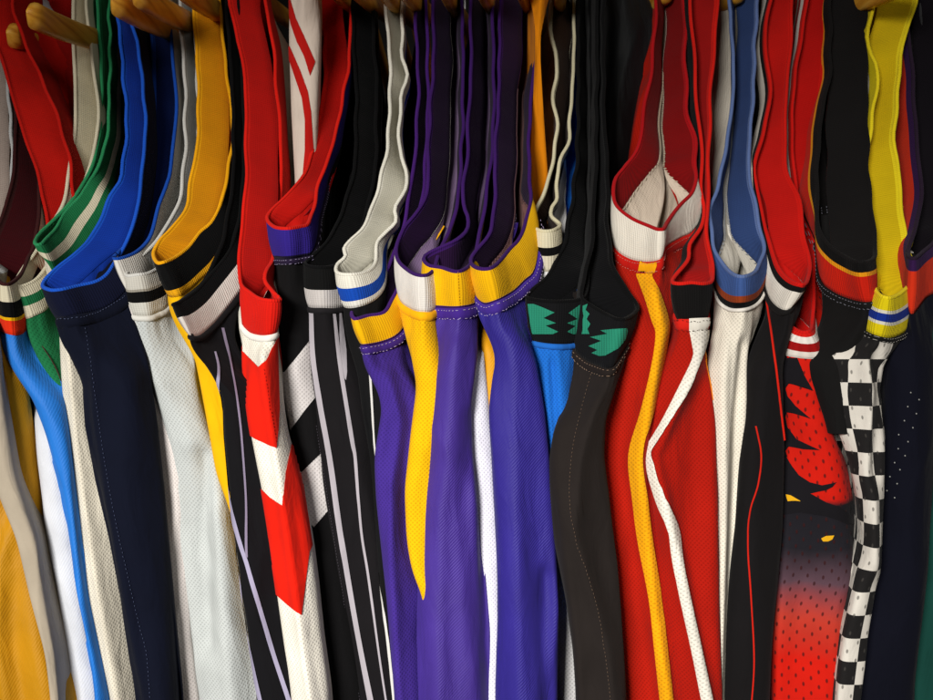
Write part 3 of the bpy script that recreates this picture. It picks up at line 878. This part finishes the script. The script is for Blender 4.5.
j = Jersey("royal blue mesh jersey with black trim and green jagged feather pattern",
           [(578, -3), (578, 80), (577, 150), (573, 191), (566, 233), (559, 255), (546, 276), (527, 294, 529, 336), (534, 299, 534, 341), (557, 301, 555, 344), (578, 299, 574, 343), (586, 292, 584, 336), (588, 270), (590, 230), (592, 180), (592, 100), (590, -3)],
           [(1, (14, 14, 16))], BLACK, [(344, 530, 574), (375, 538, 574), (412, 545, 572), (460, 551, 570), (500, 555, 568), (540, 562, 574), (600, 576, 590), (700, 596, 612)],
           inner=(8, 8, 10), body=((26, 100, 190), 'mesh'), y0=-0.006, bw=42, seed=25, nose=9, seam=(30, 96, 180), seamw=6,
           folds=[([(552, 350), (555, 410), (560, 470)], -4, 4)])
TP = (36, 124, 98)
j.patch("feather_motif", [(528, 304, 534, 304), (528.5, 307, 542, 307), (529, 312.6, 554.6, 312.6), (530, 318, 544, 318), (530.5, 323, 556, 323), (531, 325.6, 546, 325.6), (532, 331.5, 558, 331.5), (533, 334, 553, 334)], TP, 'rib', tree=j.ttree, step=1.6)
j.patch("feather_motif", [(579, 305, 586, 303), (568, 313, 586, 311), (577, 319, 585.5, 318), (566.6, 323, 585, 322), (575, 326, 584.5, 326), (566.6, 331.5, 584, 331), (572, 334, 583, 334)], TP, 'rib', tree=j.ttree, step=1.6)
j = Jersey("faded brown-black jersey with black trim and green feather pattern, tilted",
           [(597, -3), (597, 80), (596, 160), (594, 210), (591, 250), (584, 276, 577, 318), (583, 296, 574, 346), (594, 306, 583, 359), (606, 314, 595, 365), (621, 319, 611, 368), (634, 313, 622, 352), (638, 305, 630, 338), (628, 290), (614, 267), (610, 249), (608, 226), (608, 180), (604, 100), (604, -3)],
           [(1, (14, 14, 16))], BLACK, [(356, 572, 612), (366, 570, 613), (380, 567, 612), (412, 560, 610), (460, 552, 608), (494, 552, 612), (540, 556, 616), (607, 569, 622), (650, 575, 626), (700, 579, 630)],
           inner=(9, 9, 11), body=(BROWNBLK, 'plain'), y0=-0.024, bw=48, seed=26, nose=9, seam=(30, 24, 22), stitch=(128, 106, 88), seamw=9,
           folds=[([(600, 380), (580, 460), (574, 530), (588, 575), (606, 640), (616, 720)], 6, 9), ([(560, 480), (566, 560), (580, 700)], 3, 6)])
j.patch("feather_motif", [(601, 330.5, 626, 328), (608, 334, 627, 331), (590.6, 337, 626, 335), (602, 341, 625, 339), (589, 346, 622, 343), (598, 350, 618, 348), (592, 353, 612, 352), (600, 356, 606, 355.5)], TP, 'rib', tree=j.ttree, step=1.6)
j.patch("feather_motif", [(583, 306, 588, 304), (583, 311, 586, 310), (584, 316, 590, 314), (583, 320, 587, 319), (583, 325, 591, 324), (583, 330, 588, 329), (582, 334, 590, 334)], TP, 'rib', tree=j.ttree, step=1.6)
j.thread("stitching", [(592, 374), (582, 410), (573, 450), (570, 500), (576, 540), (587, 573), (598, 612), (604, 645), (608, 672), (612, 710)], (96, 78, 64), 2.0, 2.0, 0.0002)
j = Jersey("added black jersey keeping the gap dark between the feather trims and the large red jersey",  # backdrop garment, added to fill the dark gap with black
           [(602, -66), (604, -50), (608, -34), (614, -22), (622, -18), (630, -22), (636, -34), (640, -50), (642, -66)],
           [(1, BLACK)], BLACK, [(-8, 600, 660), (60, 600, 656), (140, 600, 646), (220, 602, 640), (400, 606, 640), (700, 620, 650)],
           body=((10, 12, 14), 'satin'), y0=0.15, bw=8, seed=42, dm=0.03, amp=1.5)
j = Jersey("large red mesh jersey with broad white band, dark red lip and yellow side stripe",
           [(656, -3), (655, 23), (651, 69), (643, 114), (637, 149), (624, 167, 624, 205), (615, 178, 614, 220), (613, 192, 613, 238), (617, 205, 617, 250), (631, 217, 630, 259), (648, 225, 646, 262), (661, 229, 660, 259), (668, 221, 664, 248), (681, 203, 681, 238), (691, 192, 694, 230), (697, 176, 703, 206), (696, 160), (695, 137), (688, 110), (686, 69), (685, -3)],
           [(1, (226, 218, 204))], (168, 14, 20), [(262, 614, 698), (300, 612, 694), (370, 607, 680), (418, 606, 664), (460, 605, 658), (529, 609, 668), (597, 614, 678), (650, 618, 688), (700, 622, 700)],
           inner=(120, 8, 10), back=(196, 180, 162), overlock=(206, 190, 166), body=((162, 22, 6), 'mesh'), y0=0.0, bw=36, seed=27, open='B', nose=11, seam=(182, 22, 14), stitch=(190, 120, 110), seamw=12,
           folds=[([(644, 275), (660, 330), (648, 400), (636, 460), (650, 600), (664, 700)], 10, 9), ([(690, 290), (676, 340), (664, 400), (658, 470)], -8, 8)])
j.stripe("side_stripe", [(274, 637, 654), (277, 637, 653), (297, 645, 661), (320, 652, 668), (335, 656, 668), (370, 651, 662), (412, 641, 653), (455, 629, 642), (500, 633, 647), (540, 638, 652), (597, 649, 661), (650, 655, 667), (705, 661, 673)], (228, 156, 10), 'mesh', off=0.0009)
j.patch("side_stripe", [(640, 262, 657, 259), (639, 268, 657, 266), (638, 274, 655, 272)], (228, 156, 10), tree=j.stree, off=0.0006)
j = Jersey("red mesh jersey with black trim and zigzag white side stripe",
           [(690, -3), (694, 50), (697, 103), (702, 149), (701, 187), (705, 208), (702, 226), (690, 244), (688, 260), (672, 279, 676, 316), (678, 283, 681, 319), (692, 282, 693, 319), (704, 283, 703, 318), (713, 280, 711, 315), (713, 267), (709, 249), (707, 233), (708, 210), (709, 176), (709, 137), (713, 69), (718, -3)],
           [(1, (15, 14, 14))], (204, 26, 16), [(318, 674, 712), (335, 676, 708), (350, 666, 704), (383, 656, 711), (418, 647, 715), (455, 642, 716), (500, 650, 718), (540, 655, 719), (600, 665, 720), (700, 682, 724)],
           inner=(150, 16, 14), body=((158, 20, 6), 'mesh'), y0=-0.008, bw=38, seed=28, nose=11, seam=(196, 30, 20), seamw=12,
           folds=[([(700, 330), (694, 370), (668, 420), (652, 455), (664, 510), (682, 590), (706, 700)], 8, 8)])
j.stripe("side_stripe", [(330, 689, 709), (347, 693, 705), (358, 693, 701), (386, 680, 690), (418, 664, 672), (440, 651, 659), (452, 643, 652), (462, 646, 654), (480, 650, 659), (505, 658, 668), (529, 668, 678), (560, 673, 682), (600, 681, 690), (650, 692, 701), (705, 703, 713)], (222, 216, 204), 'mesh', off=0.0012)
j.patch("side_stripe", [(689, 319, 712, 318), (689, 324, 711, 323), (689, 330, 710, 329)], (222, 216, 204), tree=j.stree, off=0.0006)
j.cord("piping", [(704, 351), (707, 362), (710, 380), (713, 400)], (220, 120, 20))
j.thread("stitching", [(677, 320), (690, 322), (702, 321), (711, 319)], (60, 30, 26), 1.4, 1.2, 0.0002, off=0.0030)
j.thread("stitching", [(679, 330), (690, 332), (702, 331), (709, 329)], (60, 30, 26), 1.4, 1.2, 0.0002, off=0.0030)
j = Jersey("white mesh jersey with slate blue collar trim edged orange and black",
           [(729, -3), (732, 34), (733, 91), (728, 137), (718, 183), (711, 205), (710, 221), (714, 244, 711, 276), (722, 263, 717, 297), (731, 272, 729, 307), (743, 276, 743, 308), (755, 270, 754, 303), (763, 256, 764, 290), (764, 244, 766, 270), (760, 225), (755, 200), (750, 180), (750, 147), (753, 103), (755, 51), (758, -3)],
           [(.62, SLATE), (.2, (140, 58, 24)), (.18, BLACK)], (92, 112, 160), [(306, 713, 760), (323, 713, 754), (350, 712, 752), (430, 714, 750), (480, 716, 744), (546, 718, 741), (620, 715, 732), (700, 714, 730)],
           inner=(46, 66, 112), overlock=(150, 156, 166), back=(190, 184, 172), body=((222, 214, 198), 'mesh'), y0=-0.002, bw=34, seed=29, open='B', nose=10, seam=(222, 216, 206), seamw=4,
           folds=[([(724, 310), (722, 400), (724, 500), (722, 700)], 4, 6), ([(746, 330), (738, 420), (734, 520), (728, 700)], -6, 5)])
j = Jersey("black jersey with red piping, long red lining and a white pointed band",
           [(772, -3), (765, 41), (771, 93), (765, 127), (756, 161, 750, 166), (757, 187, 749, 196), (763, 213, 755, 222), (768, 235, 760, 252), (777, 262, 767, 290), (787, 278, 774, 305), (800, 284, 786, 310), (808, 279, 796, 298), (811, 262, 806, 282), (804, 235), (799, 199), (787, 165), (786, 103), (791, 50), (792, -3)],
           [(.12, (190, 20, 12)), (.2, (14, 12, 12)), (.68, (222, 214, 202))], (200, 22, 14), [(306, 766, 794), (323, 757, 792), (357, 752, 788), (412, 750, 788), (457, 745, 788), (529, 741, 787), (597, 733, 782), (640, 730, 778), (700, 728, 775)],
           inner=(182, 18, 12), body=((18, 16, 17), 'plain'), y0=-0.005, bw=34, seed=30, nose=10, seam=(22, 20, 20), amp=.8)
j.cord("piping", [(767, 300), (772, 335), (776, 370), (780, 405), (784, 440)], (196, 30, 14))
j.cord("piping", [(756, 426), (761, 455), (758, 484), (750, 512), (748, 546), (751, 597), (754, 660), (751, 710)], (190, 30, 16), r=0.0006)
j = Jersey("red perforated jersey printed with black flames fading to red, red and white trim",
           [(808, -3), (800, 45), (794, 90), (792, 140), (797, 190), (803, 230), (803, 270), (796, 298), (789, 320), (797, 330), (807, 331), (813, 321), (814, 290), (815, 250), (816, 200), (818, 137), (825, 51), (826, -3)],
           [(.2, (200, 24, 16)), (.25, (226, 218, 210)), (.3, (150, 14, 14)), (.25, (220, 210, 200))], (200, 20, 14), [(362, 791, 812), (380, 791, 820), (400, 789, 826), (430, 788, 838), (460, 787, 856), (498, 785, 864), (539, 784, 867), (575, 783, 864), (590, 783, 859), (620, 782, 848), (652, 781, 845), (700, 781, 843)],
           inner=(176, 14, 10), body=((190, 24, 10), 'flame'), y0=0.004, bw=30, seed=31, nose=10)
FB = (20, 18, 22)
j.patch("flame_print", [(780, 350, 794, 350), (780, 362, 799, 362), (780, 372, 804, 375), (780, 380, 813, 391), (780, 382, 800, 385), (780, 386, 790, 382), (780, 392, 786, 388), (780, 397, 788, 396), (780, 402, 796, 406), (780, 407, 811, 419), (780, 410, 797, 414), (780, 414, 788, 411), (780, 420, 786, 417), (780, 428, 788, 427), (780, 434, 797, 439), (780, 440, 820, 450), (780, 443, 803, 449), (780, 447, 789, 446), (780, 452, 786, 451), (780, 457, 788, 457)], FB, step=1.6)  # flame tips are print; the black column down the left is painted shadow
j.patch("flame_print", [(780, 456, 780, 500), (787, 457, 787, 500), (792, 466, 792, 500), (799, 475, 800, 496), (810, 482, 808, 494), (822, 485, 816, 492), (832, 483, 826, 490), (836, 482, 832, 487)], FB, step=1.6)
j.patch("flame_print", [(780, 492, 780, 514), (786, 492, 786, 514), (800, 490, 800, 512), (812, 494, 812, 514), (826, 502, 826, 516), (840, 507, 838, 520), (848, 514, 846, 524), (856, 520, 852, 524), (861, 516, 859, 524)], FB)
j.patch("flame_print", [(786, 494, 788, 501), (791, 495, 792, 500.5), (796, 498, 796, 500.5), (800, 500.5, 800, 501)], (214, 160, 24), off=0.0012)
j.patch("flame_print", [(821, 538, 823, 541), (826, 535.5, 828, 541), (834, 535, 832, 539)], (214, 160, 24), off=0.0012)
j.patch("flame_print", [(858, 570, 859, 573), (861, 566, 863, 573), (865, 566, 865, 572)], (206, 140, 20), off=0.0012)
j = Jersey("short black jersey with black lining over a thin yellow and broad red-orange trim",
           [(830, -3), (830, 70), (822, 113), (818, 160), (817, 200, 817, 240), (819, 228, 820, 278), (830, 246, 832, 291), (845, 256, 851, 299), (862, 262, 869, 302), (874, 256, 876, 296), (876, 240), (873, 215), (869, 180), (867, 100), (866, -3)],
           [(.26, (14, 13, 13)), (.10, (230, 150, 20)), (.64, (202, 32, 14))], (20, 18, 18), [(300, 822, 870), (340, 815, 862), (351, 815, 858), (386, 819, 856), (420, 829, 853), (434, 832, 852)],
           body=((17, 16, 16), 'plain'), y0=-0.006, bw=42, seed=32, nose=8, seam=(20, 19, 19), stitch=(120, 120, 130), seamw=8, bottom=434)
j = Jersey("checkerboard jersey with lemon yellow ribbed collar and one blue stripe",
           [(876, -3), (868, 30), (870, 50), (877, 65), (877, 85), (871, 130), (863, 165), (853, 203), (856, 225), (864, 250), (872, 275, 861, 314), (876, 290, 864, 328), (887, 297, 879, 336), (898, 294, 894, 337), (912, 281, 909, 325), (917, 268), (906, 241), (902, 200), (898, 165), (895, 137), (899, 86), (904, 41), (918, -3)],
           [(.34, LEMON), (.08, (216, 212, 196)), (.2, (22, 48, 140)), (.08, (216, 212, 196)), (.30, LEMON)], (236, 212, 30), [(328, 858, 905), (340, 838, 902), (352, 836, 895), (400, 838, 893), (430, 846, 892), (460, 856, 891), (500, 863, 889), (540, 866, 886), (570, 862, 884), (590, 858, 880), (640, 847, 870), (700, 841, 862)],
           inner=(206, 176, 14), overlock=(196, 168, 20), body=((206, 200, 190), 'check'), y0=-0.013, bw=42, seed=33, blend=.022, nose=12, seam=(18, 17, 17), stitch=(150, 146, 140), seamw=5, amp=.9,
           folds=[([(862, 340), (872, 400), (868, 470), (872, 560)], 6, 8), ([(874, 345), (882, 390), (876, 470)], -6, 6)])
j = Jersey("dark navy jersey at right edge with purple and orange trim",
           [(905, -3), (912, 60), (915, 110), (918, 150), (922, 190), (917, 225), (908, 250, 906, 292), (914, 258, 912, 314), (924, 250, 926, 298), (936, 238, 940, 284), (948, 215), (955, 150), (958, 80), (956, -3)],
           [(.24, (52, 24, 72)), (.76, (216, 52, 24))], (40, 26, 44), [(314, 900, 950), (340, 894, 945), (400, 893, 944), (460, 890, 944), (500, 888, 942), (570, 884, 936), (640, 868, 928), (700, 862, 922)],
           inner=(16, 12, 18), body=((9, 10, 22), 'plain'), y0=-0.002, bw=46, seed=34, nose=7)
rr = random.Random(5)
for i in range(16):
    y = 392 + i * 7.0
    x = 914 - i * 1.6 + (5 if i % 2 else -4) + rr.uniform(-1.5, 1.5)
    if i == 0:
        vs, fs = [], []
    q = j.on(x, y, 0.0009)
    dash(vs, fs, q, q + np.array([0.0002, 0, -0.0008]), 0.00045)
mesh_obj("stud_dots", vs, fs, [fabric((150, 150, 146))], j.root, j.org)
j = Jersey("dark teal jersey at lower right corner with pale fleecy lining",
           [(920, -3), (926, 60), (929, 120), (930, 180), (934, 240), (948, 262), (962, 240), (968, 180), (970, 90), (968, -3)],
           [(1, (30, 70, 62))], (60, 60, 62), [(300, 930, 975), (500, 930, 970), (590, 928, 966), (668, 920, 962), (700, 916, 958)],
           inner=(180, 180, 178), body=((18, 62, 54), 'plain'), y0=0.012, seed=35)

# ================================================================ hangers
WOOD = wood_mat()
STEEL = simple_mat("steel_wire", (170, 170, 172), 0.3, 1.0)


def hanger(px, py, y, label, yaw=0.0, half=0.0052):
    """px,py: photo position of the lower corner of the rounded tip"""
    T = at(px, py, y)
    root = bpy.data.objects.new("wooden_hanger", None)
    root.empty_display_size = 0.05
    COL.objects.link(root)
    xm = T[0] + math.tan(math.radians(yaw)) * 0.2
    org = np.array([xm, y + 0.2, T[2] + 0.06])
    root.location = org + ZS
    root['label'], root['category'], root['group'] = label, 'hanger', 'wooden hangers along the top'
    n, m = 40, 16
    V, UV = [], []
    Ltot = 0.40
    for i in range(n + 1):
        t = i / n
        yy = T[1] + Ltot * t
        c = 1 - abs(2 * t - 1)
        zc = T[2] + 0.0095 + 0.046 * (c ** 1.25)
        e = min(t, 1 - t) * Ltot
        sc = math.sqrt(max(0.02, 1 - max(0, 1 - e / 0.009) ** 2))
        hh = (0.0100 - 0.0015 * c) * sc
        hw = (half * (1.08 - 0.22 * c)) * sc
        for k in range(m):
            a = 2 * math.pi * k / m
            ca, sa = math.cos(a), math.sin(a)
            V.append((T[0] + math.tan(math.radians(yaw)) * Ltot * t + hw * math.copysign(abs(ca) ** 0.7, ca), yy, zc + hh * math.copysign(abs(sa) ** 0.7, sa)))
            UV.append((k * 0.002, yy))
    f = [tuple(range(m))[::-1], tuple(n * m + k for k in range(m))]
    for i in range(n):
        for k in range(m):
            f.append((i * m + k, i * m + (k + 1) % m, (i + 1) * m + (k + 1) % m, (i + 1) * m + k))
    mesh_obj("shoulder_bar", V, f, [WOOD], root, org, None, UV)
    # wire hook
    c0 = np.array([xm, T[1] + 0.2, T[2] + 0.062])
    path = [c0, c0 + (0, 0, 0.03)]
    for k in range(13):
        a = math.radians(-60 + 240 * k / 12)
        path.append(c0 + np.array([0, 0.02 * math.cos(a), 0.058 + 0.02 * math.sin(a)]))
    V, f = [], []
    Q = np.array(path)
    Tn = nrm(np.gradient(Q, axis=0))
    for q, t in zip(Q, Tn):
        b = np.cross(t, (1, 0, 0))
        for k in range(8):
            a = 2 * math.pi * k / 8
            V.append(q + 0.0016 * (np.array([1, 0, 0]) * math.cos(a) + b * math.sin(a)))
    for i in range(len(Q) - 1):
        for k in range(8):
            f.append((i * 8 + k, i * 8 + (k + 1) % 8, (i + 1) * 8 + (k + 1) % 8, (i + 1) * 8 + k))
    mesh_obj("hook", V, f, [STEEL], root, org)
    return root


hanger(7, 44, 0.088, "wooden hanger whose rounded tip pokes out at the far left edge", -2)
hanger(27, 25, 0.03, "wooden hanger with a large blunt tip above the scarlet straps")
hanger(112, 12, 0.03, "wooden hanger above the green and navy straps")
hanger(134, 3, 0.03, "wooden hanger above the blue straps, its tip at the picture top")
hanger(176, -6, 0.04, "wooden hanger arm crossing above the grey and yellow straps")
hanger(246, -6, 0.112, "wooden hanger holding the red chevron jersey")
hanger(318, -20, 0.04, "wooden hanger arm between the red straps with indigo trim", 4)
hanger(343, -16, 0.04, "wooden hanger arm just left of the wavy white straps", 6)
hanger(374, -14, 0.04, "wooden hanger arm held between the wavy white straps", 5)
hanger(396, -12, 0.04, "wooden hanger arm just right of the wavy white straps", 7)
hanger(440, -14, 0.04, "wooden hanger over the white and yellow banded jersey", 5)
hanger(478, -12, 0.04, "wooden hanger over the centre left purple jersey", 8)
hanger(517, -16, 0.04, "wooden hanger over the centre blue-violet jersey", 9)
hanger(561, -14, 0.05, "wooden hanger between the narrow cream wavy straps", 6)
hanger(600, 0, 0.120, "wooden hanger over the two feather trimmed jerseys")
hanger(670, -2, 0.118, "wooden hanger over the large red jersey with white band")
hanger(743, -2, 0.115, "wooden hanger between the slate blue straps")
hanger(783, -4, 0.118, "wooden hanger over the long red lined jersey")
hanger(918, -12, 0.04, "wooden hanger arm crossing between the lemon yellow straps", -4)


# ================================================================ backdrop wall added behind the rack, coloured dark so gaps look black
wm = simple_mat("dark_backdrop", (26, 24, 24), 0.9)
wv = [(-1.5, 0.62, -1.3), (1.5, 0.62, -1.3), (1.5, 0.62, 0.9), (-1.5, 0.62, 0.9), (-1.5, 0.70, -1.3), (1.5, 0.70, -1.3), (1.5, 0.70, 0.9), (-1.5, 0.70, 0.9)]
wo = mesh_obj("wall", wv, [(0, 1, 2, 3), (5, 4, 7, 6), (4, 0, 3, 7), (1, 5, 6, 2), (3, 2, 6, 7), (4, 5, 1, 0)], [wm], smooth=False)
wo.location = ZS
wo['kind'] = 'structure'
